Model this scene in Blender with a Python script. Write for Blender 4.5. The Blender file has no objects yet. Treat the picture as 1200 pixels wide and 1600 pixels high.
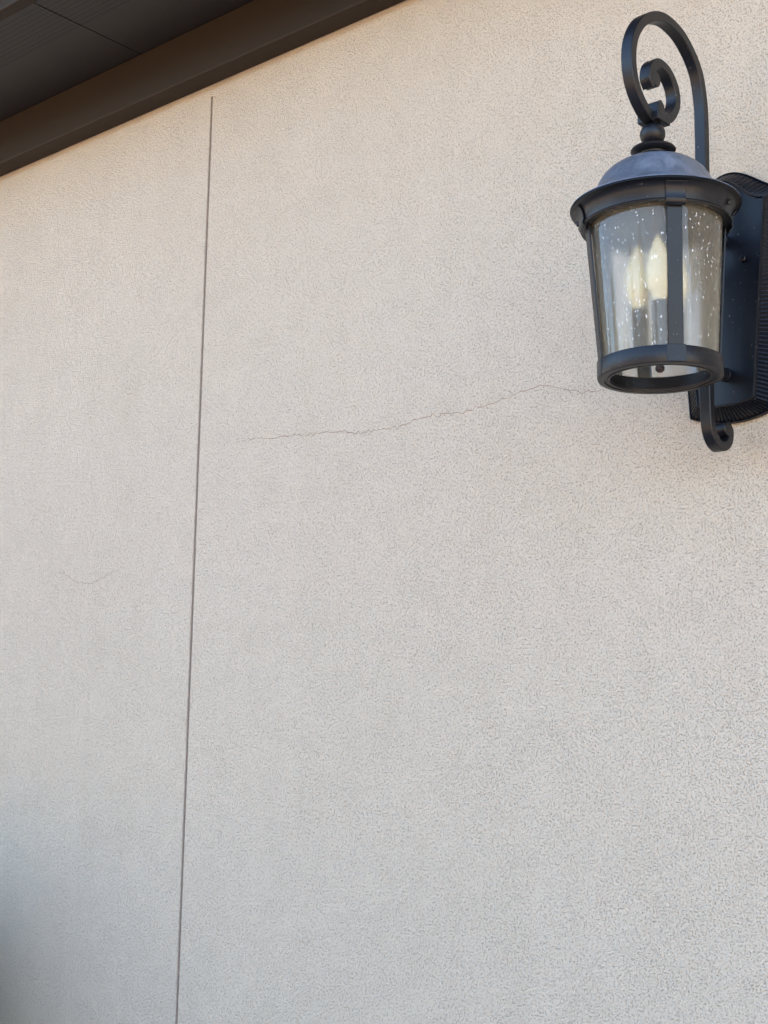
import bpy, math, random
from mathutils import Vector, Matrix
random.seed(7)
R = math.radians
C = bpy.context.scene.collection
scene = bpy.context.scene

# ------------------------------------------------------------------ camera
GZ = 1.5                                   # camera height above the ground
cam_d = bpy.data.cameras.new("camera")
cam = bpy.data.objects.new("camera", cam_d); C.objects.link(cam)
cr = Vector((0.75437537, 0.65625646, 0.01566051))
cu = Vector((0.09949484, -0.13788652, 0.98543802))
cf = Vector((-0.64885944, 0.74183203, 0.16931233))
M = Matrix((cr, cu, -cf)).transposed().to_4x4(); M.translation = Vector((0, -1.85, GZ))
cam.matrix_world = M
cam_d.sensor_fit = 'VERTICAL'; cam_d.sensor_height = 36; cam_d.lens = 2226.376 / 1600 * 36
cam_d.clip_start = 0.05; cam_d.clip_end = 2000
scene.camera = cam

# ------------------------------------------------------------------ sky and sun
SUN_EL, SUN_AZ = R(34), R(28)              # azimuth measured from +y (behind the house) towards +x
w = bpy.data.worlds.new("World"); scene.world = w; w.use_nodes = True
nt = w.node_tree; nt.nodes.clear()
sky = nt.nodes.new("ShaderNodeTexSky"); sky.sky_type = 'NISHITA'; sky.sun_disc = False
sky.sun_elevation = SUN_EL; sky.sun_rotation = SUN_AZ
sky.air_density = 1.0; sky.dust_density = .7; sky.ozone_density = 1.0
bg = nt.nodes.new("ShaderNodeBackground"); bg.inputs[1].default_value = 0.15
wo = nt.nodes.new("ShaderNodeOutputWorld")
nt.links.new(sky.outputs[0], bg.inputs[0]); nt.links.new(bg.outputs[0], wo.inputs[0])
sl = bpy.data.lights.new("sun", 'SUN'); sl.energy = 4.6; sl.angle = R(0.53); sl.color = (1.0, 0.93, 0.82)
so = bpy.data.objects.new("sun", sl); C.objects.link(so)
sd = Vector((math.sin(SUN_AZ) * math.cos(SUN_EL), math.cos(SUN_AZ) * math.cos(SUN_EL), math.sin(SUN_EL)))
so.rotation_euler = sd.to_track_quat('Z', 'Y').to_euler()
scene.view_settings.view_transform = 'Standard'; scene.view_settings.look = 'None'
scene.view_settings.exposure = 2.66; scene.view_settings.gamma = 1.0

# ------------------------------------------------------------------ helpers
def mesh_obj(name, vs, fs, mat=None, parent=None, smooth=False, uvs=None, loc=(0, 0, 0)):
    me = bpy.data.meshes.new(name); me.from_pydata([tuple(v) for v in vs], [], fs); me.update()
    if uvs:
        ul = me.uv_layers.new(name="UVMap")
        for p in me.polygons:
            for li, vi in zip(p.loop_indices, p.vertices):
                ul.data[li].uv = uvs[vi]
    if smooth:
        me.polygons.foreach_set("use_smooth", [True] * len(me.polygons))
    o = bpy.data.objects.new(name, me); C.objects.link(o); o.location = loc
    if mat: me.materials.append(mat)
    if parent: o.parent = parent
    return o

def sharp(o, ang=35):
    me = o.data; me.polygons.foreach_set("use_smooth", [True] * len(me.polygons))
    try:
        me.set_sharp_from_angle(angle=R(ang))
    except Exception:
        pass
    return o

def empty(name, loc, label, cat, **kw):
    o = bpy.data.objects.new(name, None); C.objects.link(o); o.location = loc; o.empty_display_size = .1
    o['label'] = label; o['category'] = cat
    for k, v in kw.items(): o[k] = v
    return o

class MB:
    def __init__(s): s.v = []; s.f = []
    def add(s, vs, fs):
        n = len(s.v); s.v += [tuple(v) for v in vs]; s.f += [tuple(i + n for i in f) for f in fs]; return s
    def box(s, x0, x1, y0, y1, z0, z1):
        return s.add([(x0,y0,z0),(x1,y0,z0),(x1,y1,z0),(x0,y1,z0),(x0,y0,z1),(x1,y0,z1),(x1,y1,z1),(x0,y1,z1)],
                     [(0,3,2,1),(4,5,6,7),(0,1,5,4),(1,2,6,5),(2,3,7,6),(3,0,4,7)])
    def lathe(s, prof, n=64, c=(0, 0, 0), closed=False, a0=0):
        vs = []
        for k in range(n):
            a = a0 + 2 * math.pi * k / n
            for r, z in prof: vs.append((c[0] + r * math.cos(a), c[1] + r * math.sin(a), c[2] + z))
        m = len(prof); fs = []
        for k in range(n):
            k2 = (k + 1) % n
            for j in range(m if closed else m - 1):
                j2 = (j + 1) % m
                fs.append((k * m + j, k2 * m + j, k2 * m + j2, k * m + j2))
        return s.add(vs, fs)
    def cyl(s, p, d, r, h, n=24, bev=0.0):
        d = Vector(d).normalized(); q = d.to_track_quat('Z', 'Y')
        prof = [(0, 0), (r - bev, 0), (r, bev), (r, h - bev), (r - bev, h), (0, h)] if bev else [(0, 0), (r, 0), (r, h), (0, h)]
        vs = []; m = len(prof)
        for k in range(n):
            a = 2 * math.pi * k / n
            for rr, z in prof: vs.append(Vector(p) + q @ Vector((rr * math.cos(a), rr * math.sin(a), z)))
        fs = []
        for k in range(n):
            k2 = (k + 1) % n
            for j in range(m - 1): fs.append((k * m + j, k2 * m + j, k2 * m + j + 1, k * m + j + 1))
        return s.add(vs, fs)
    def build(s, name, mat, parent=None, smooth=None, bevel=0, loc=(0, 0, 0), merge=True):
        o = mesh_obj(name, s.v, s.f, mat, parent, loc=loc)
        if merge:
            import bmesh
            bm = bmesh.new(); bm.from_mesh(o.data); bmesh.ops.remove_doubles(bm, verts=bm.verts, dist=1e-6)
            bmesh.ops.dissolve_degenerate(bm, edges=bm.edges, dist=1e-7)
            bmesh.ops.recalc_face_normals(bm, faces=bm.faces); bm.to_mesh(o.data); bm.free()
        if bevel:
            md = o.modifiers.new("bevel", 'BEVEL'); md.width = bevel; md.segments = 2; md.limit_method = 'ANGLE'
        if smooth is not None: sharp(o, smooth)
        return o

def mat(name):
    m = bpy.data.materials.new(name); m.use_nodes = True
    n = m.node_tree.nodes; n.clear()
    out = n.new("ShaderNodeOutputMaterial"); b = n.new("ShaderNodeBsdfPrincipled")
    m.node_tree.links.new(b.outputs[0], out.inputs[0])
    return m, m.node_tree, b, out
def N(t, kind, **kw):
    n = t.nodes.new(kind)
    for k, v in kw.items():
        if k.startswith('i_'):
            key = k[2:]; key = int(key) if key.isdigit() else key
            n.inputs[key].default_value = v
        else: setattr(n, k, v)
    return n
def ramp(t, fac, stops):
    r = t.nodes.new("ShaderNodeValToRGB"); e = r.color_ramp.elements
    while len(e) < len(stops): e.new(0.5)
    for el, (p, c) in zip(e, stops):
        el.position = p; el.color = c if len(c) == 4 else (*c, 1)
    t.links.new(fac, r.inputs[0]); return r
def noise(t, vec, scale, detail=3, rough=.5, dist=0):
    n = N(t, "ShaderNodeTexNoise", i_Scale=scale, i_Detail=detail, i_Roughness=rough, i_Distortion=dist)
    t.links.new(vec, n.inputs['Vector']); return n
def mixc(t, fac, a, b, mode='MIX'):
    m = t.nodes.new("ShaderNodeMix"); m.data_type = 'RGBA'; m.blend_type = mode
    for s, v in ((m.inputs[0], fac), (m.inputs[6], a), (m.inputs[7], b)):
        if hasattr(v, 'is_linked'): t.links.new(v, s)
        else: s.default_value = v if isinstance(v, (int, float)) else ((*v, 1) if len(v) == 3 else v)
    return m.outputs[2]
def math_(t, op, a, b=0.0, clamp=False):
    m = t.nodes.new("ShaderNodeMath"); m.operation = op; m.use_clamp = clamp
    for s, v in ((m.inputs[0], a), (m.inputs[1], b)):
        if hasattr(v, 'is_linked'): t.links.new(v, s)
        else: s.default_value = v
    return m.outputs[0]
def geo_pos(t): return N(t, "ShaderNodeNewGeometry").outputs['Position']

# ------------------------------------------------------------------ materials
def stucco(name, base=(0.64, 0.545, 0.425)):
    m, t, b, o = mat(name); P = geo_pos(t)
    # sand-float stucco: smooth trowelled face, broken by thousands of small worm-like pits
    n1 = noise(t, P, 375, 2, .55, .45)
    n1v = noise(t, P, 16, 2, .6)
    n2 = noise(t, P, 700, 1, .5)
    n3 = noise(t, P, 150, 2, .6)
    big = noise(t, P, 1.7, 3, .55)
    mid = noise(t, P, 7, 3, .6, .6)
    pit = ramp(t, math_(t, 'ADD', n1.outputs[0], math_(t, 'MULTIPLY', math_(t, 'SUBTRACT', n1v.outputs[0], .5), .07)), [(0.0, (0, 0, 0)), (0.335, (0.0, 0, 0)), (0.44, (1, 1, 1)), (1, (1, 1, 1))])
    h = math_(t, 'MULTIPLY', pit.outputs[0], 1.0)
    h = math_(t, 'ADD', h, math_(t, 'MULTIPLY', n2.outputs[0], 0.55))
    h = math_(t, 'ADD', h, math_(t, 'MULTIPLY', n3.outputs[0], 1.1))
    vo = N(t, "ShaderNodeTexVoronoi", feature='SMOOTH_F1'); vo.inputs['Scale'].default_value = 420; vo.inputs['Smoothness'].default_value = .35
    wv = N(t, "ShaderNodeVectorMath", operation='MULTIPLY_ADD'); t.links.new(noise(t, P, 500, 1).outputs['Color'], wv.inputs[0]); wv.inputs[1].default_value = (.003,) * 3; t.links.new(P, wv.inputs[2])
    t.links.new(wv.outputs[0], vo.inputs['Vector'])
    h = math_(t, 'ADD', h, math_(t, 'MULTIPLY', vo.outputs['Distance'], -1.0))
    bp = N(t, "ShaderNodeBump", i_Strength=1.0, i_Distance=0.0014); t.links.new(h, bp.inputs['Height'])
    t.links.new(bp.outputs[0], b.inputs['Normal'])
    # pits coloured darker for grime and painted-in shade, plus faint weathering
    dirt_shade = tuple(c * k for c, k in zip(base, (.78, .75, .71)))
    c = mixc(t, pit.outputs[0], dirt_shade, base)
    sp = ramp(t, n2.outputs[0], [(0.3, (.90, .90, .90)), (0.7, (1.06, 1.06, 1.06))])
    c = mixc(t, 1.0, c, sp.outputs[0], 'MULTIPLY')
    bw = ramp(t, big.outputs[0], [(0.3, (.985, .98, .972)), (0.7, (1.01, 1.01, 1.01))])
    c = mixc(t, 1.0, c, bw.outputs[0], 'MULTIPLY')
    mw = ramp(t, mid.outputs[0], [(0.3, (.988, .986, .984)), (0.7, (1.008, 1.008, 1.008))])
    c = mixc(t, 1.0, c, mw.outputs[0], 'MULTIPLY')
    # faint rain streaks running down the face
    ms = N(t, "ShaderNodeMapping"); ms.inputs['Scale'].default_value = (16, 16, .8); t.links.new(P, ms.inputs[0])
    st = ramp(t, noise(t, ms.outputs[0], 1.0, 4, .6).outputs[0], [(0.25, (.975, .972, .965)), (0.55, (1.0, 1.0, 1.0)), (.8, (1.01, 1.01, 1.01))])
    c = mixc(t, 1.0, c, st.outputs[0], 'MULTIPLY')
    t.links.new(c, b.inputs['Base Color']); b.inputs['Roughness'].default_value = .92
    b.inputs['Specular IOR Level'].default_value = .25
    return m
def plain(name, col, rough=.6, metal=0, spec=.5, nscale=30, namp=.12, bump=0, bscale=300, bdist=.0005):
    m, t, b, o = mat(name); P = geo_pos(t)
    n = noise(t, P, nscale, 4, .6)
    c = mixc(t, n.outputs[0], tuple(x * (1 - namp) for x in col), tuple(x * (1 + namp) for x in col))
    t.links.new(c, b.inputs['Base Color'])
    b.inputs['Roughness'].default_value = rough; b.inputs['Metallic'].default_value = metal
    b.inputs['Specular IOR Level'].default_value = spec
    if bump:
        n2 = noise(t, P, bscale, 2, .5)
        bp = N(t, "ShaderNodeBump", i_Strength=bump, i_Distance=bdist); t.links.new(n2.outputs[0], bp.inputs['Height'])
        t.links.new(bp.outputs[0], b.inputs['Normal'])
    return m
def metal(name, col, rough, dust=0.0, dustcol=(.16, .15, .14), bump=.25, spec=.5, mottle=0):
    m, t, b, o = mat(name); P = geo_pos(t)
    n = noise(t, P, 14, 4, .65); sp = noise(t, P, 260, 2, .5); fine = noise(t, P, 1100, 1, .5)
    c = mixc(t, n.outputs[0], tuple(x * .8 for x in col), tuple(x * 1.25 for x in col))
    d = ramp(t, n.outputs[0], [(.35, (dust * .4,) * 3), (.7, (dust,) * 3)])
    c = mixc(t, d.outputs[0], c, dustcol)
    if mottle:
        mo = ramp(t, noise(t, P, 75, 5, .7, .4).outputs[0], [(.32, (.60, .62, .66)), (.5, (1, 1, 1)), (.68, (1.35, 1.33, 1.28))])
        c = mixc(t, 1.0, c, mo.outputs[0], 'MULTIPLY')
    s = ramp(t, sp.outputs[0], [(0.72, (0, 0, 0)), (0.76, (1, 1, 1))])
    c = mixc(t, math_(t, 'MULTIPLY', s.outputs[0], .6), c, (.22, .2, .17))
    t.links.new(c, b.inputs['Base Color'])
    r = math_(t, 'ADD', math_(t, 'MULTIPLY', n.outputs[0], .16), rough - .08)
    t.links.new(r, b.inputs['Roughness']); b.inputs['Specular IOR Level'].default_value = spec
    bp = N(t, "ShaderNodeBump", i_Strength=bump, i_Distance=.0004); t.links.new(fine.outputs[0], bp.inputs['Height'])
    t.links.new(bp.outputs[0], b.inputs['Normal'])
    return m
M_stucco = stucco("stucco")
M_iron = metal("black_powder_coat", (.0045, .005, .0075), .40, .015, spec=.38)
M_roof = metal("weathered_sky_tint_coat", (.035, .037, .043), .42, .95, (.13, .155, .20), mottle=1)  # dusty coat, tinted blue to carry the dome's sky reflection
M_plate = metal("plate_powder_coat", (.0022, .0030, .0065), .34, .008, spec=.30)
M_trim = plain("brown_trim_paint", (.027, .0175, .0105), .6, spec=.25, nscale=8, namp=.15, bump=.15, bscale=60, bdist=.001)
M_soffit = plain("soffit_metal", (.015, .013, .012), .5, nscale=5, namp=.1)
M_crack = plain("crack", (.28, .18, .13), .95)
M_joint = plain("joint_strip", (.37, .305, .25), .7, nscale=60, namp=.2)
M_roofing = plain("roof_tiles", (.16, .11, .085), .8, nscale=2, namp=.3)
M_copper = plain("brown_rod", (.035, .016, .012), .4)
M_sleeve = plain("candle_sleeve", (.03, .016, .012), .45)
M_screw = plain("screw_metal", (.05, .05, .05), .35, .6)

def bulb_mat():
    m, t, b, o = mat("frosted_bulb"); b.inputs['Base Color'].default_value = (.86, .77, .50, 1)
    b.inputs['Roughness'].default_value = .3; b.inputs['Subsurface Weight'].default_value = .35
    b.inputs['Subsurface Radius'].default_value = (.02, .02, .012); b.inputs['Subsurface Scale'].default_value = .6
    return m
M_bulb = bulb_mat()

def glass_mat():
    # thin seeded glass: mostly see-through with a slight ripple, mirror-like at a glance, rows of trapped air seeds
    m = bpy.data.materials.new("seeded_glass"); m.use_nodes = True; t = m.node_tree; t.nodes.clear()
    out = N(t, "ShaderNodeOutputMaterial"); uv = N(t, "ShaderNodeUVMap").outputs[0]
    mp = N(t, "ShaderNodeMapping"); mp.inputs['Scale'].default_value = (320, 24, 1); t.links.new(uv, mp.inputs[0])
    wob = noise(t, uv, 12, 2)
    sep = N(t, "ShaderNodeVectorMath", operation='MULTIPLY_ADD'); t.links.new(wob.outputs['Color'], sep.inputs[0])
    sep.inputs[1].default_value = (2.2, 1.4, 0); t.links.new(mp.outputs[0], sep.inputs[2])
    vo = N(t, "ShaderNodeTexVoronoi", feature='F1'); vo.inputs['Scale'].default_value = 1.0; vo.inputs['Randomness'].default_value = 1
    t.links.new(sep.outputs[0], vo.inputs['Vector'])
    sc = N(t, "ShaderNodeSeparateColor"); t.links.new(vo.outputs['Color'], sc.inputs[0])
    size = math_(t, 'ADD', math_(t, 'MULTIPLY', sc.outputs[0], .14), .10)
    keep = math_(t, 'GREATER_THAN', sc.outputs[1], .30)
    seed = math_(t, 'MULTIPLY', math_(t, 'LESS_THAN', vo.outputs['Distance'], size), keep)
    rip = noise(t, uv, 9, 2, .5)
    bp = N(t, "ShaderNodeBump", i_Strength=.35, i_Distance=.004); t.links.new(rip.outputs[0], bp.inputs['Height'])
    rip2 = noise(t, uv, 5, 1, .4)
    bp2 = N(t, "ShaderNodeBump", i_Strength=.05, i_Distance=.004); t.links.new(rip2.outputs[0], bp2.inputs['Height'])
    tr = N(t, "ShaderNodeBsdfRefraction", i_Color=(.97, .965, .93, 1), i_Roughness=.62, i_IOR=1.085)
    t.links.new(bp.outputs[0], tr.inputs['Normal'])
    tp = N(t, "ShaderNodeBsdfTransparent", i_Color=(.97, .965, .93, 1))
    mx0 = N(t, "ShaderNodeMixShader"); mx0.inputs[0].default_value = .06
    t.links.new(tr.outputs[0], mx0.inputs[1]); t.links.new(tp.outputs[0], mx0.inputs[2])
    gl = N(t, "ShaderNodeBsdfGlossy", i_Color=(1, 1, 1, 1), i_Roughness=.02); t.links.new(bp2.outputs[0], gl.inputs['Normal'])
    fr = N(t, "ShaderNodeFresnel", i_IOR=1.42)
    mx = N(t, "ShaderNodeMixShader"); t.links.new(fr.outputs[0], mx.inputs[0]); t.links.new(mx0.outputs[0], mx.inputs[1]); t.links.new(gl.outputs[0], mx.inputs[2])
    # thin film of dust
    df = N(t, "ShaderNodeBsdfDiffuse", i_Color=(.64, .59, .46, 1)); mxd = N(t, "ShaderNodeMixShader"); mxd.inputs[0].default_value = .14
    t.links.new(mx.outputs[0], mxd.inputs[1]); t.links.new(df.outputs[0], mxd.inputs[2])
    sd_ = N(t, "ShaderNodeBsdfDiffuse", i_Color=(.95, .96, .97, 1)); mxs = N(t, "ShaderNodeMixShader")  # seeds painted white in place of their sky glints
    t.links.new(math_(t, 'MULTIPLY', seed, .72), mxs.inputs[0]); t.links.new(mxd.outputs[0], mxs.inputs[1]); t.links.new(sd_.outputs[0], mxs.inputs[2])
    t.links.new(mxs.outputs[0], out.inputs[0])
    return m
M_glass = glass_mat()

# ------------------------------------------------------------------ ground
def ground_mat():
    m, t, b, o = mat("ground_gravel"); P = geo_pos(t)
    n = noise(t, P, .25, 5, .6); n2 = noise(t, P, 25, 4, .7)
    c = mixc(t, n.outputs[0], (.50, .29, .12), (.58, .36, .17))
    c = mixc(t, n2.outputs[0], c, (.40, .24, .12)); t.links.new(c, b.inputs['Base Color']); b.inputs['Roughness'].default_value = .95
    return m
g = mesh_obj("ground", [(-400, -400, 0), (400, -400, 0), (400, 400, 0), (-400, 400, 0)], [(0, 1, 2, 3)], ground_mat()); g['kind'] = 'structure'
pt = MB(); pt.box(-9.5, 3.0, -5.2, .0, -.1, .012)  # unseen slab added to keep warm ground bounce off the lower wall
M_added_patio = plain("added_patio_concrete", (.17, .18, .20), .9, nscale=3, namp=.15, bump=.3, bscale=90, bdist=.002)
pt_o = pt.build("added_patio", M_added_patio, bevel=.006); pt_o['kind'] = 'structure'

# ------------------------------------------------------------------ the house: stucco wall, frieze board, soffit, roof
house = empty("stucco_house", (-2, 0, 0), "beige stucco house wall under a dark brown overhanging eave", "house")
HX = 2.0                                   # parent offset
JX = -2.1130; JW = .0041; JD = .007        # vertical control joint
Z1 = 1.376 + GZ; Z2 = 1.489 + GZ           # underside of the frieze board, soffit
FY = -.049; SY = -.332                     # frieze board face, outer edge of the soffit
JT = 1.352 + GZ
XL, XR = -9.0, 2.6
def loc(o): o.location.x += HX; return o    # children are written in world coordinates
wb = MB()
# front skin with a real slot for the control joint
rj = random.Random(9); NJ = 420; jl = []; jr = []
for i in range(NJ + 1):
    f = i / NJ; nar = 1 - .25 * max(0, (f - .96) / .04)
    jl.append(JX - JW * nar + rj.gauss(0, .00035)); jr.append(JX + JW * nar + rj.gauss(0, .00035))
vs = []; fs = []
for i in range(NJ + 1):
    z = JT * i / NJ
    vs += [(XL,0,z),(jl[i],0,z),(jl[i]+.0003,JD,z),(jr[i]-.0003,JD,z),(jr[i],0,z),(XR,0,z)]
    if i:
        b0 = (i-1)*6; b1 = i*6
        fs += [(b0+k, b0+k+1, b1+k+1, b1+k) for k in range(5)]
wb.add(vs, fs); b1 = len(vs)
wb.add([(XL,0,JT),(jl[-1],0,JT),(jr[-1],0,JT),(XR,0,JT),(XL,0,Z2),(jl[-1],0,Z2),(jr[-1],0,Z2),(XR,0,Z2),(jl[-1],JD,JT),(jr[-1],JD,JT)],
       [(0,1,5,4),(1,2,6,5),(2,3,7,6),(1,8,9,2)])
wb.add([(XL,0,0),(XL,0,Z2),(XL,9,Z2),(XL,9,0),(XR,0,0),(XR,9,0),(XR,9,Z2),(XR,0,Z2)], [(0,1,2,3),(4,5,6,7),(3,2,6,5),(1,7,6,2)])
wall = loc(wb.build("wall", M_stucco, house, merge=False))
# metal joint bead lying in the slot: two thin lips and a shallow web
jb = MB()
jb.box(JX-JW+.0003, JX-JW+.0014, .0008, .0065, .01, JT-.002)
jb.box(JX+JW-.0014, JX+JW-.0003, .0008, .0065, .01, JT-.002)
jb.box(JX-JW+.0014, JX+JW-.0014, .0045, .0065, .01, JT-.002)
loc(jb.build("control_joint", M_joint, house))
# hairline cracks
def crack(pts, w0, seed):
    rnd = random.Random(seed); P = []
    for (a, b) in zip(pts[:-1], pts[1:]):
        k = max(2, int(math.dist(a, b) / .006))
        for i in range(k):
            f = i / k; P.append((a[0] + (b[0]-a[0])*f, a[1] + (b[1]-a[1])*f + rnd.gauss(0, .0016)))
    P.append(pts[-1]); vs = []; fs = []
    n = len(P)
    for i, (x, z) in enumerate(P):
        e = min(1, i / 8, (n - 1 - i) / 8); ww = w0 * e * (.35 + .9 * rnd.random()) / 2 + .00005
        vs += [(x, -.0005, z + GZ - ww), (x, -.0005, z + GZ + ww)]
        if i: fs.append((2*i-2, 2*i, 2*i+1, 2*i-1))
    return vs, fs
c1 = [(-2.0105,0.5986),(-1.9567,0.599),(-1.9126,0.5955),(-1.8442,0.5923),(-1.7778,0.5855),(-1.7216,0.5825),(-1.6823,0.5735),(-1.6213,0.5719),(-1.584,0.5701),(-1.5405,0.5788),(-1.4908,0.5805),(-1.4423,0.5744),(-1.3818,0.5829),(-1.3426,0.5877),(-1.2978,0.5957),(-1.2665,0.5938),(-1.2297,0.5805),(-1.1997,0.5726),(-1.1501,0.568)]
c2 = [(-2.5816,0.3918),(-2.5346,0.3799),(-2.483,0.3556),(-2.4322,0.3521),(-2.3795,0.3661),(-2.3486,0.3759),(-2.32,0.3795)]
c3 = [(-1.6823,.5735),(-1.6713,.5675),(-1.6553,.5655),(-1.642,.5605)]; c4 = [(-1.3818,.5829),(-1.371,.5905),(-1.352,.5935)]
for pts, ww, sd_ in ((c1, .00095, 3), (c2, .00065, 5), (c3, .0006, 8), (c4, .0006, 9)):
    v, f = crack(pts, ww, sd_); loc(mesh_obj("hairline_crack", v, f, M_crack, house))
# frieze board
fb = MB(); fb.box(XL, XR, FY, -.0005, Z1, Z2 - .001)
loc(fb.build("frieze_board", M_trim, house, bevel=.004))
# soffit panels: perforated strips, seams between panels
def soffit_mat():
    m, t, b, o = mat("vented_soffit"); P = geo_pos(t)
    n = noise(t, P, 6, 3)
    c = mixc(t, n.outputs[0], (.020, .0165, .0145), (.025, .021, .0185))
    # punched holes in rows
    mp = N(t, "ShaderNodeMapping"); mp.inputs['Scale'].default_value = (95, 80, 1); t.links.new(P, mp.inputs[0])
    fr = N(t, "ShaderNodeVectorMath", operation='FRACTION'); t.links.new(mp.outputs[0], fr.inputs[0])
    sb = N(t, "ShaderNodeVectorMath", operation='SUBTRACT'); t.links.new(fr.outputs[0], sb.inputs[0]); sb.inputs[1].default_value = (.5, .5, 0)
    s2 = N(t, "ShaderNodeVectorMath", operation='MULTIPLY'); t.links.new(sb.outputs[0], s2.inputs[0]); s2.inputs[1].default_value = (1, 1, 0)
    ln = N(t, "ShaderNodeVectorMath", operation='LENGTH'); t.links.new(s2.outputs[0], ln.inputs[0])
    hole = math_(t, 'LESS_THAN', ln.outputs['Value'], .34)
    xyz = N(t, "ShaderNodeSeparateXYZ"); t.links.new(P, xyz.inputs[0])
    band = math_(t, 'MULTIPLY', math_(t, 'LESS_THAN', xyz.outputs[1], -.20), math_(t, 'GREATER_THAN', xyz.outputs[1], -.31))
    h = math_(t, 'MULTIPLY', hole, band)
    c = mixc(t, h, c, (.002, .002, .002)); t.links.new(c, b.inputs['Base Color']); b.inputs['Roughness'].default_value = .5
    return m
M_vent = soffit_mat()
sb_ = MB(); x = -2.297 - 3.6 * 2
while x < XR:
    sb_.box(max(x + .0015, XL), min(x + 3.6 - .0015, XR), SY + .002, FY + .02, Z2, Z2 + .012); x += 3.6
loc(sb_.build("soffit", M_vent, house))
sk = MB(); sk.box(XL, XR, SY - .002, .0, Z2 + .013, Z2 + .03)
loc(sk.build("soffit_backing", M_soffit, house))
# fascia with a drip lip, gutter
fa = MB(); fa.box(XL, XR, SY - .028, SY, Z2 - .012, Z2 + .16)
loc(fa.build("fascia", M_trim, house, bevel=.003))
gt = MB()
prof = [(SY - .030, Z2 + .15), (SY - .030, Z2 + .045), (SY - .10, Z2 + .045), (SY - .13, Z2 + .09), (SY - .13, Z2 + .15), (SY - .126, Z2 + .15), (SY - .126, Z2 + .092), (SY - .098, Z2 + .049), (SY - .034, Z2 + .049), (SY - .034, Z2 + .15)]
n = len(prof)
gt.add([(XL, y, z) for y, z in prof] + [(XR, y, z) for y, z in prof], [(i, (i+1) % n, n + (i+1) % n, n + i) for i in range(n)] + [tuple(range(n)), tuple(range(2*n-1, n-1, -1))])
loc(gt.build("gutter", M_trim, house))
rf = MB()
ry0, rz0, ry1, rz1 = SY - .05, Z2 + .17, 4.5, Z2 + .17 + 1.9
rf.add([(XL-.3,ry0,rz0),(XR+.3,ry0,rz0),(XR+.3,ry1,rz1),(XL-.3,ry1,rz1),(XL-.3,9.4,rz0),(XR+.3,9.4,rz0),
        (XL-.3,ry0,rz0-.04),(XR+.3,ry0,rz0-.04),(XR+.3,ry1,rz1-.04),(XL-.3,ry1,rz1-.04),(XL-.3,9.4,rz0-.04),(XR+.3,9.4,rz0-.04)],
       [(0,1,2,3),(3,2,5,4),(7,6,9,8),(8,9,10,11),(6,7,1,0),(4,5,11,10),(0,3,9,6),(3,4,10,9),(1,7,8,2),(2,8,11,5)])
loc(rf.build("roof", M_roofing, house))

# ------------------------------------------------------------------ planting added out of frame (it shades the wall and shows in the glass)
def leaf_mat(name, col):
    m, t, b, o = mat(name); P = geo_pos(t); n = noise(t, P, 3, 3)
    c = mixc(t, n.outputs[0], tuple(x*.6 for x in col), tuple(x*1.4 for x in col)); t.links.new(c, b.inputs['Base Color']); b.inputs['Roughness'].default_value = .6
    return m
M_leaf = leaf_mat("leaf", (.035, .055, .024)); M_bark = plain("bark", (.09, .065, .05), .9)
def foliage(rx, ry, rz, cz, n, size, seed, lumps=14):
    rnd = random.Random(seed); vs = []; fs = []
    ls = []
    for _ in range(lumps):
        a = rnd.uniform(0, 2*math.pi); e = rnd.uniform(-.9, 1); k = rnd.uniform(.25, .75); q = math.sqrt(max(0, 1-e*e))
        ls.append((Vector((rx*k*q*math.cos(a), ry*k*q*math.sin(a), cz + rz*k*e)), rnd.uniform(.3, .5)))
    for i in range(n):
        c, rr = rnd.choice(ls); d = Vector((rnd.gauss(0,1), rnd.gauss(0,1), rnd.gauss(0,1))).normalized()
        p = c + Vector((d.x*rx, d.y*ry, d.z*rz)) * rr * rnd.uniform(.6, 1)
        u = Vector((rnd.gauss(0,1), rnd.gauss(0,1), rnd.gauss(0,1))).normalized(); v = u.cross(d + Vector((.01,.02,.03))).normalized()
        L_ = size * rnd.uniform(.6, 1.3); b = len(vs)
        vs += [p - u*L_, p - v*L_*.4, p + u*L_, p + v*L_*.4]; fs.append((b, b+1, b+2, b+3))
    return vs, fs
def plant(name, pos, rx, ry, rz, cz, n, size, seed, label, cat, trunk=.12, group=None, lumps=14):
    e = empty(name, (*pos, 0), label, cat)
    if group: e['group'] = group
    v, f = foliage(rx, ry, rz, cz, n, size, seed, lumps); mesh_obj("crown", v, f, M_leaf, e)
    q = MB(); rnd = random.Random(seed)
    q.lathe([(.001, 0), (trunk*1.3, 0), (trunk, .12*cz), (trunk*.7, cz*.7), (trunk*.35, cz), (.001, cz*1.02)], 14)
    for k in range(5):
        a = k*1.256 + rnd.random(); d = Vector((math.cos(a), math.sin(a), rnd.uniform(.6, 1.2)))
        q.cyl((0, 0, cz*rnd.uniform(.45, .8)), d, trunk*.3, max(rx, rz)*.6, 8)
    q.build("trunk", M_bark, e, smooth=40)
plant("shade_shrub", (-2.83, -.36), .44, .34, .66, .70, 36000, .022, 3, "taller unseen bush added to darken the lower left wall corner", "shade_shrub", .02, lumps=60, group="shrubs added to shade the house wall")  # added out of view to darken the wall's lower left corner
plant("shade_shrub", (-2.30, -.30), .44, .30, .40, .42, 20000, .022, 17, "lower unseen bush added beside the taller one to darken the corner", "shade_shrub", .02, lumps=50, group="shrubs added to shade the house wall")
TL = ["added unseen tall tree in the far left corner across the yard", "added unseen tallest tree straight across the yard from the control joint", "added unseen broad tree straight across the yard from the wall lantern", "added unseen rounded tree across the yard right of the lantern", "added unseen wide dense tree at the yard side",
      "added unseen narrow tree nearest the left end of the stucco wall", "added unseen small tree in front of the far left trees", "added unseen small tree in front of the tallest tree across the yard", "added unseen small tree in front of the tree opposite the lantern"]
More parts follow.
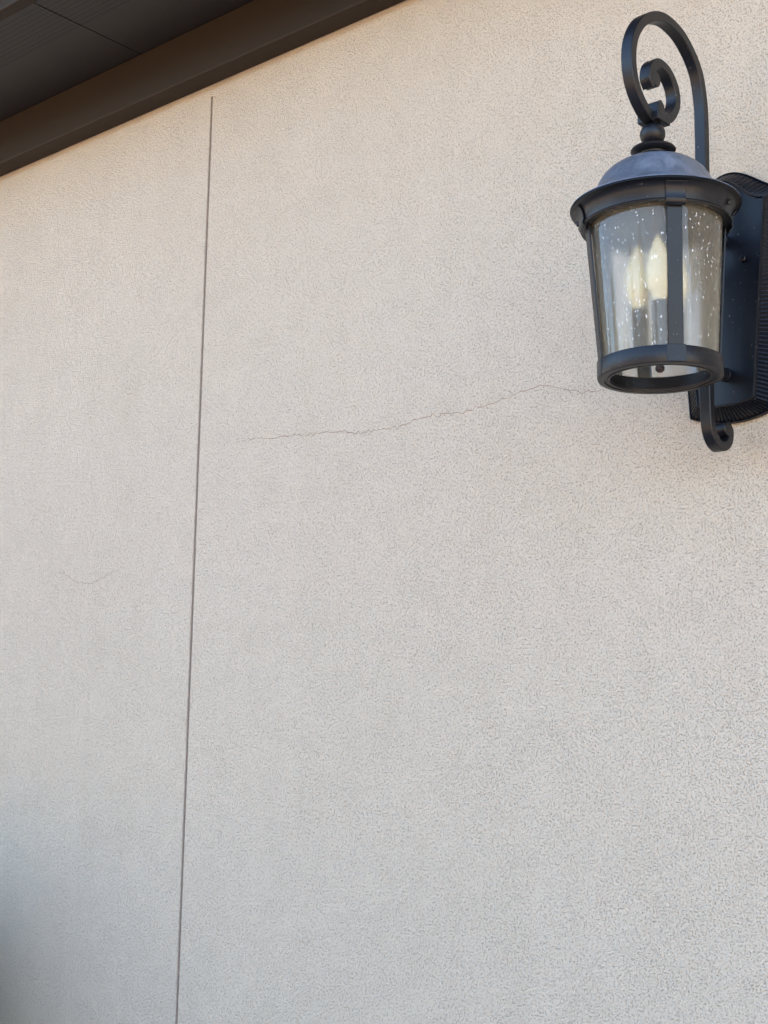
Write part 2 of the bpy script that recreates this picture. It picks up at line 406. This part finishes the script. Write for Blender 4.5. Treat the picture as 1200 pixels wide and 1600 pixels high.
for i, (x, y, r_, h_) in enumerate([(-13, -17, 3.6, 6.2), (-6.5, -19, 3.6, 6.6), (.5, -18, 3.7, 6.1), (6, -16, 3.2, 5.4), (-18, -10, 3.8, 6.6), (-17, -4, 3.2, 6.0), (-10, -13, 3.0, 5.2), (-3, -15, 2.8, 5.0), (3.5, -15, 2.8, 5.0)]):
    plant("reflection_tree", (x, y), r_, r_, h_*.48, h_*.56, 7000, .16, 20+i, TL[i], "tree", .16, "trees added for the glass reflections")  # trees added out of view to darken the reflections in the glass

# ------------------------------------------------------------------ the wall lantern
XC = -.942; LY = -.223
lan = empty("wall_lantern", (XC, 0, GZ + .5), "black scroll-arm wall lantern with seeded glass and domed roof on the stucco wall", "lantern")
def L(o): o.location = (-XC, 0, -.5 - GZ); return o       # lantern parts are written in world coordinates

# --- backplate
def plate_outline(hb, ht, zb, sag, zt, H, nb, ns, ntp):
    P = []
    for i in range(nb):                                   # bottom, left to right
        u = -1 + 2 * i / nb; P.append((hb * u, zb - sag * (1 - u * u)))
    for i in range(ns):
        f = i / ns; P.append((hb + (ht - hb) * f, zb + (zt - zb) * f))
    for i in range(ntp):
        u = 1 - 2 * i / ntp; P.append((ht * u, zt + H * math.cos(math.pi * u / 2) ** 2))
    for i in range(ns):
        f = 1 - i / ns; P.append((-hb - (ht - hb) * f, zb + (zt - zb) * f))
    return P
SB, SS, ST = 4 * 22, 4 * 50, 4 * 26
def ring(hb, ht, zb, sag, zt, H): return plate_outline(hb, ht, zb, sag, zt, H, SB, SS, ST)
levels = []  # (outline, y, ribbed weight)
def lerp(a, b, f): return a + (b - a) * f
out_p = (.0715, .094, .4995, .0155, .824, .042); in_p = (.0425, .067, .511, .005, .8025, .0405)
def par(f, grow=0): 
    q = [lerp(a, b, f) for a, b in zip(out_p, in_p)]; q[0] += grow; q[1] += grow; q[2] -= grow; q[4] += grow; return q
spec = [(0, 0, 0.0, 0), (0, 0, -.006, 0), (.02, 0, -.008, 0), (.07, 0, -.0085, 0), (.09, 0, -.0065, 0), (.13, 0, -.0075, 0), (.15, 0, -.0085, 1), (.35, 0, -.0145, 1), (.55, 0, -.0205, 1), (.72, 0, -.0255, 1), (.86, 0, -.0290, 1),
        (.88, 0, -.0300, 0), (.90, 0, -.0330, 0), (.935, 0, -.0350, 0), (.965, 0, -.0350, 0), (1.0, 0, -.0325, 0), (1.03, 0, -.0320, 0)]
vs = []; fs = []; npt = SB + 2 * SS + ST
for f, gr, y, rib in spec:
    for i, (px, pz) in enumerate(ring(*par(f, gr))):
        d = 0
        if rib: d = (.0016, .0012, -.0012, .0)[i % 4]
        vs.append((XC + px, y - d, pz + GZ))
for k in range(len(spec) - 1):
    for i in range(npt):
        j = (i + 1) % npt; fs.append((k*npt+i, k*npt+j, (k+1)*npt+j, (k+1)*npt+i))
fs.append(tuple((len(spec)-1) * npt + i for i in range(npt)))
bp_ = L(mesh_obj("backplate", vs, fs, M_plate, lan)); sharp(bp_, 28)

# --- scroll arm
def catmull(P, k=10):
    P = [Vector(p) for p in P]; out = []
    Q = [P[0] * 2 - P[1]] + P + [P[-1] * 2 - P[-2]]
    for i in range(1, len(Q) - 2):
        for j in range(k):
            t = j / k; a, b, c, d = Q[i-1:i+3]
            out.append(.5 * ((2*b) + (c-a)*t + (2*a-5*b+4*c-d)*t*t + (3*b-a-3*c+d)*t**3))
    out.append(P[-1]); return out
def bar_yz(P, xc, hw, ht, bev=.0012):
    """square bar swept along a curve in the plane x = xc; hw along x, ht across the curve"""
    sec = [(-hw+bev,-ht),(hw-bev,-ht),(hw,-ht+bev),(hw,ht-bev),(hw-bev,ht),(-hw+bev,ht),(-hw,ht-bev),(-hw,-ht+bev)]
    vs = []; fs = []; n = len(P)
    for i, p in enumerate(P):
        T = (P[min(i+1, n-1)] - P[max(i-1, 0)]).normalized(); Nn = Vector((-T.y, T.x))
        for a, b in sec: vs.append((xc + a, p.x + Nn.x*b, p.y + Nn.y*b + GZ))
    for i in range(n-1):
        for k in range(8):
            k2 = (k+1) % 8; fs.append((i*8+k, i*8+k2, (i+1)*8+k2, (i+1)*8+k))
    fs += [tuple(range(7, -1, -1)), tuple((n-1)*8+k for k in range(8))]
    return vs, fs
AP = [(-.0405,.4735),(-.0315,.4655),(-.0345,.4520),(-.0450,.4430),(-.0590,.4400),(-.0735,.4455),(-.0835,.4600),(-.0865,.4850),(-.0870,.530),(-.0868,.60),(-.0862,.70),(-.0855,.80),(-.0845,.8600),
      (-.0838,.9000),(-.0862,.9500),(-.1010,.9940),(-.1400,1.0250),(-.1840,1.0335),(-.2200,1.0250),(-.2540,1.0030),(-.2765,.9725),(-.2840,.9400),(-.2785,.9084),(-.2625,.8860),(-.2400,.8725),
      (-.2130,.8740),(-.1840,.8880),(-.1665,.9130),(-.1690,.9370),(-.1880,.9545),(-.2130,.9570),(-.2320,.9440),(-.2365,.9280),(-.2290,.9180)]
AP = [Vector(p) for p in AP]
mb = MB(); v, f = bar_yz(catmull(AP, 10), XC, .0084, .0071); mb.add(v, f)
arm = L(mb.build("scroll_arm", M_iron, lan, smooth=40))
re = MB(); re.cyl((XC-.0088, -.2255, .9290+GZ), (1,0,0), .0115, .0176, 28, .0012); L(re.build("scroll_end", M_iron, lan, smooth=40))
re = MB(); re.cyl((XC-.0088, -.0430, .4670+GZ), (1,0,0), .0095, .0176, 28, .0012); L(re.build("scroll_end", M_iron, lan, smooth=40))
for z in (.7532, .5499):
    c = MB(); c.box(XC-.006, XC+.006, -.0795, -.0318, z-.008+GZ, z+.008+GZ); c.cyl((XC, -.0318, z+GZ), (0,-1,0), .0105, .003, 20, .0008)
    L(c.build("arm_bracket", M_iron, lan, bevel=.001, smooth=40))
s = MB(); s.cyl((XC+.0345, -.0318, .7167+GZ), (0,-1,0), .0052, .006, 20, .001); s.cyl((XC+.0345, -.0378, .7167+GZ), (0,-1,0), .003, .0025, 6)
L(s.build("screw", M_iron, lan, smooth=40))

# --- hanging body: tilted very slightly, as it hangs in the photograph
piv = Vector((XC, -.218, .878 + GZ)); vd = Vector((.5, -.866, 0)).normalized()
TILT = Matrix.Translation(piv) @ Matrix.Rotation(R(.75), 4, vd) @ Matrix.Translation(-piv)
OFF = Matrix.Translation((-XC, 0, -.5 - GZ))
AX = Vector((XC - .001, LY, GZ))
def B(o): o.matrix_basis = OFF @ TILT; return o
def lathe_part(name, prof, m, n=96, closed=False, smooth=40, parent=lan):
    q = MB(); q.lathe(prof, n, AX, closed); o = q.build(name, m, parent, smooth=smooth); return B(o)

# clamp where the arm meets the lantern
q = MB(); x0, y0 = AX.x, -.2185
q.box(x0-.0165, x0+.0165, y0-.0165, y0+.0165, .8660+GZ, .8790+GZ)
q.add([(x0-.0125,y0-.0115,.879+GZ),(x0+.0125,y0-.0115,.879+GZ),(x0+.0125,y0+.0115,.879+GZ),(x0-.0125,y0+.0115,.879+GZ),
       (x0-.0125,y0-.0085,.8945+GZ),(x0+.0125,y0-.0085,.8945+GZ),(x0+.0125,y0+.0085,.8945+GZ),(x0-.0125,y0+.0085,.8945+GZ),
       (x0-.0125,y0,.9000+GZ),(x0+.0125,y0,.9000+GZ)],
      [(0,3,2,1),(0,1,5,4),(2,3,7,6),(1,2,6,9,5),(3,0,4,8,7),(4,5,9,8),(6,7,8,9)])
L(q.build("clamp", M_iron, lan, bevel=.0012, smooth=40))
# finial ball and saucer
ball = [(.0001, .868), (.006, .868), (.0075, .8665)] + [(.0175*math.cos(a), .8505 + .0165*math.sin(a)) for a in [R(d) for d in range(62, -68, -8)]] + [(.0075, .8345), (.0085, .8320), (.012, .8300)]
lathe_part("finial_ball", ball, M_iron, 48)
sauc = [(x, z - .0085) for x, z in [(.010, .8390), (.018, .8384), (.025, .8382), (.0295, .8374), (.0310, .8352), (.0298, .8330), (.025, .8310), (.0205, .8295), (.0200, .8275), (.0225, .8262), (.0235, .8240), (.0225, .8218), (.010, .8205)]]
lathe_part("finial_saucer", sauc, M_iron, 64)
# roof: dome, flared brim, cavetto underneath, inner ceiling
dome = [(x, z if z < .7726 else .7725 + (z - .7725) * .80) for x, z in [(.004, .8228), (.018, .8226), (.030, .8205), (.042, .8165), (.053, .8105), (.0625, .8025), (.0700, .7930), (.0755, .7825), (.0790, .7725), (.0815, .7675), (.0880, .7605), (.0965, .7530), (.1050, .7478), (.1105, .7455), (.1135, .7448)]]
lip = [(.1148, .7440), (.1152, .7425), (.1145, .7405), (.1125, .7398)]
under = [(.1085, .7392), (.1050, .7365), (.1025, .7320), (.1008, .7260), (.1000, .7205), (.0998, .7185), (.1012, .7178), (.1020, .7162), (.1012, .7146), (.0990, .7142), (.0955, .7150), (.0905, .7155)]
inner = [(.0895, .7200), (.0880, .7420), (.0700, .7650), (.0400, .7850), (.004, .7950)]
roof_o = lathe_part("lantern_roof", dome + lip[:2], M_roof, 128)
lathe_part("roof_rim", [(.1136, .7440)] + lip[2:] + under + inner, M_iron, 128)
# seeded glass shade with UVs
gv = []; guv = []; gf = []; GN, GM = 128, 30
for k in range(GN + 1):
    a = 2*math.pi*k/GN
    for j in range(GM + 1):
        f = j/GM; r = lerp(.0765, .0888, f); z = lerp(.5255, .7160, f)
        gv.append(AX + Vector((r*math.cos(a), r*math.sin(a), z))); guv.append((k/GN*.52, f*.1875*5.3))
for k in range(GN):
    for j in range(GM):
        i = k*(GM+1)+j; gf.append((i, i+GM+1, i+GM+2, i+1))
B(mesh_obj("glass_shade", gv, gf, M_glass, lan, smooth=True, uvs=guv))
# bottom ring
lathe_part("bottom_ring", [(.0772,.5265),(.0825,.5265),(.0830,.5258),(.0832,.5050),(.0824,.5036),(.0805,.5030),(.0745,.5030),(.0738,.5048),(.0700,.5048),(.0692,.5032),(.0672,.5032),(.0664,.5045),(.0664,.5075),(.0772,.5085)], M_iron, 128, closed=True)
# four flat bars down the glass, with tabs folded over the rim and the ring
def strap(az, pts, wd, th):
    a = R(az); er = Vector((math.sin(a), -math.cos(a), 0)); et = Vector((math.cos(a), math.sin(a), 0)); up = Vector((0, 0, 1))
    vs = []; fs = []; n = len(pts)
    for i, (r, z, ww) in enumerate(pts):
        d = Vector((pts[min(i+1,n-1)][0]-pts[max(i-1,0)][0], pts[min(i+1,n-1)][1]-pts[max(i-1,0)][1])).normalized(); nr = Vector((-d.y, d.x))
        if nr.x < 0: nr = -nr
        for s_, t_ in ((-1, 0), (1, 0), (1, 1), (-1, 1)):
            vs.append(AX + er*(r + nr.x*th*t_) + up*(z + nr.y*th*t_) + et*(s_*ww/2))
    for i in range(n-1):
        for k in range(4):
            k2 = (k+1) % 4; fs.append((i*4+k, i*4+k2, (i+1)*4+k2, (i+1)*4+k))
    fs += [(3,2,1,0), tuple((n-1)*4+k for k in range(4))]
    return vs, fs
def ring_tab(az, r0, r1, z0, z1, ww, n=8):
    vs = []; fs = []
    for i in range(n + 1):
        a = R(az) + (i / n - .5) * ww / r1; e = Vector((math.sin(a), -math.cos(a), 0))
        vs += [AX + e*r0 + Vector((0,0,z0)), AX + e*r1 + Vector((0,0,z0)), AX + e*r1 + Vector((0,0,z1)), AX + e*r0 + Vector((0,0,z1))]
        if i:
            for k in range(4): fs.append(((i-1)*4+k, (i-1)*4+(k+1)%4, i*4+(k+1)%4, i*4+k))
    fs += [(0,1,2,3), tuple(n*4+k for k in (3,2,1,0))]
    return vs, fs
for az in (-45, 45, 135, 225):
    q = MB()
    v, f = strap(az, [(.0925, .7150, .0200), (.0785, .5262, .0200)], .02, .0028); q.add(v, f)
    v, f = strap(az, [(.1088, .7385, .0285), (.1055, .7360, .0280), (.1030, .7315, .0270), (.1015, .7260, .0262), (.1010, .7200, .0260), (.1024, .7160, .0262), (.1012, .7125, .0262), (.0975, .7095, .0262)], .026, .0018); q.add(v, f)
    v, f = ring_tab(az, .0820, .0838, .5040, .5272, .0262); q.add(v, f)
    o = B(q.build("frame_bar", M_iron, lan, bevel=.0006, smooth=40))
for az in (99, -62):
    a = R(az); e = Vector((math.sin(a), -math.cos(a), .35)).normalized()
    q = MB(); p = AX + Vector((math.sin(a)*.1020, -math.cos(a)*.1020, .7290)); q.cyl(p, e, .0042, .0045, 16, .0008); q.cyl(p + e*.0044, e, .0022, .0018, 6)
    B(q.build("screw", M_screw, lan, smooth=40))
# inside: centre rod, hub, three candle sockets with frosted bulbs
lathe_part("centre_rod", [(.001,.5120),(.0035,.5125),(.0058,.5150),(.0062,.5190),(.0045,.5225),(.0085,.5240),(.0085,.5270),(.0055,.5280),(.0055,.80)], M_copper, 24)
lathe_part("socket_hub", [(.0056,.5270),(.012,.5270),(.015,.5290),(.015,.5350),(.010,.5390),(.0056,.5400)], M_sleeve, 32)
for az in (35, 155, 275):
    a = R(az); cx, cy = math.sin(a)*.0255, -math.cos(a)*.0255
    q = MB(); c = (AX.x+cx, AX.y+cy, AX.z-.012)
    q.lathe([(.001,.5440),(.0155,.5450),(.0165,.5480),(.0105,.5500),(.0108,.6130),(.0100,.6145),(.001,.6145)], 32, c)
    q.cyl(AX + Vector((0,0,.5320)), (cx, cy, 0), .0035, .0255, 12)
    so_ = B(q.build("candle_socket", M_sleeve, lan, smooth=40))
    q = MB(); bprof = [(.001,.6147),(.0078,.6150),(.0085,.6200),(.0110,.6260),(.0145,.6340),(.0162,.6440),(.0164,.6540),(.0150,.6660),(.0124,.6780),(.0090,.6890),(.0050,.6985),(.0020,.7050),(.0003,.7080)]
    q.lathe(bprof, 32, c); bo = q.build("bulb", M_bulb, None, smooth=60); bo.parent = lan; B(bo)
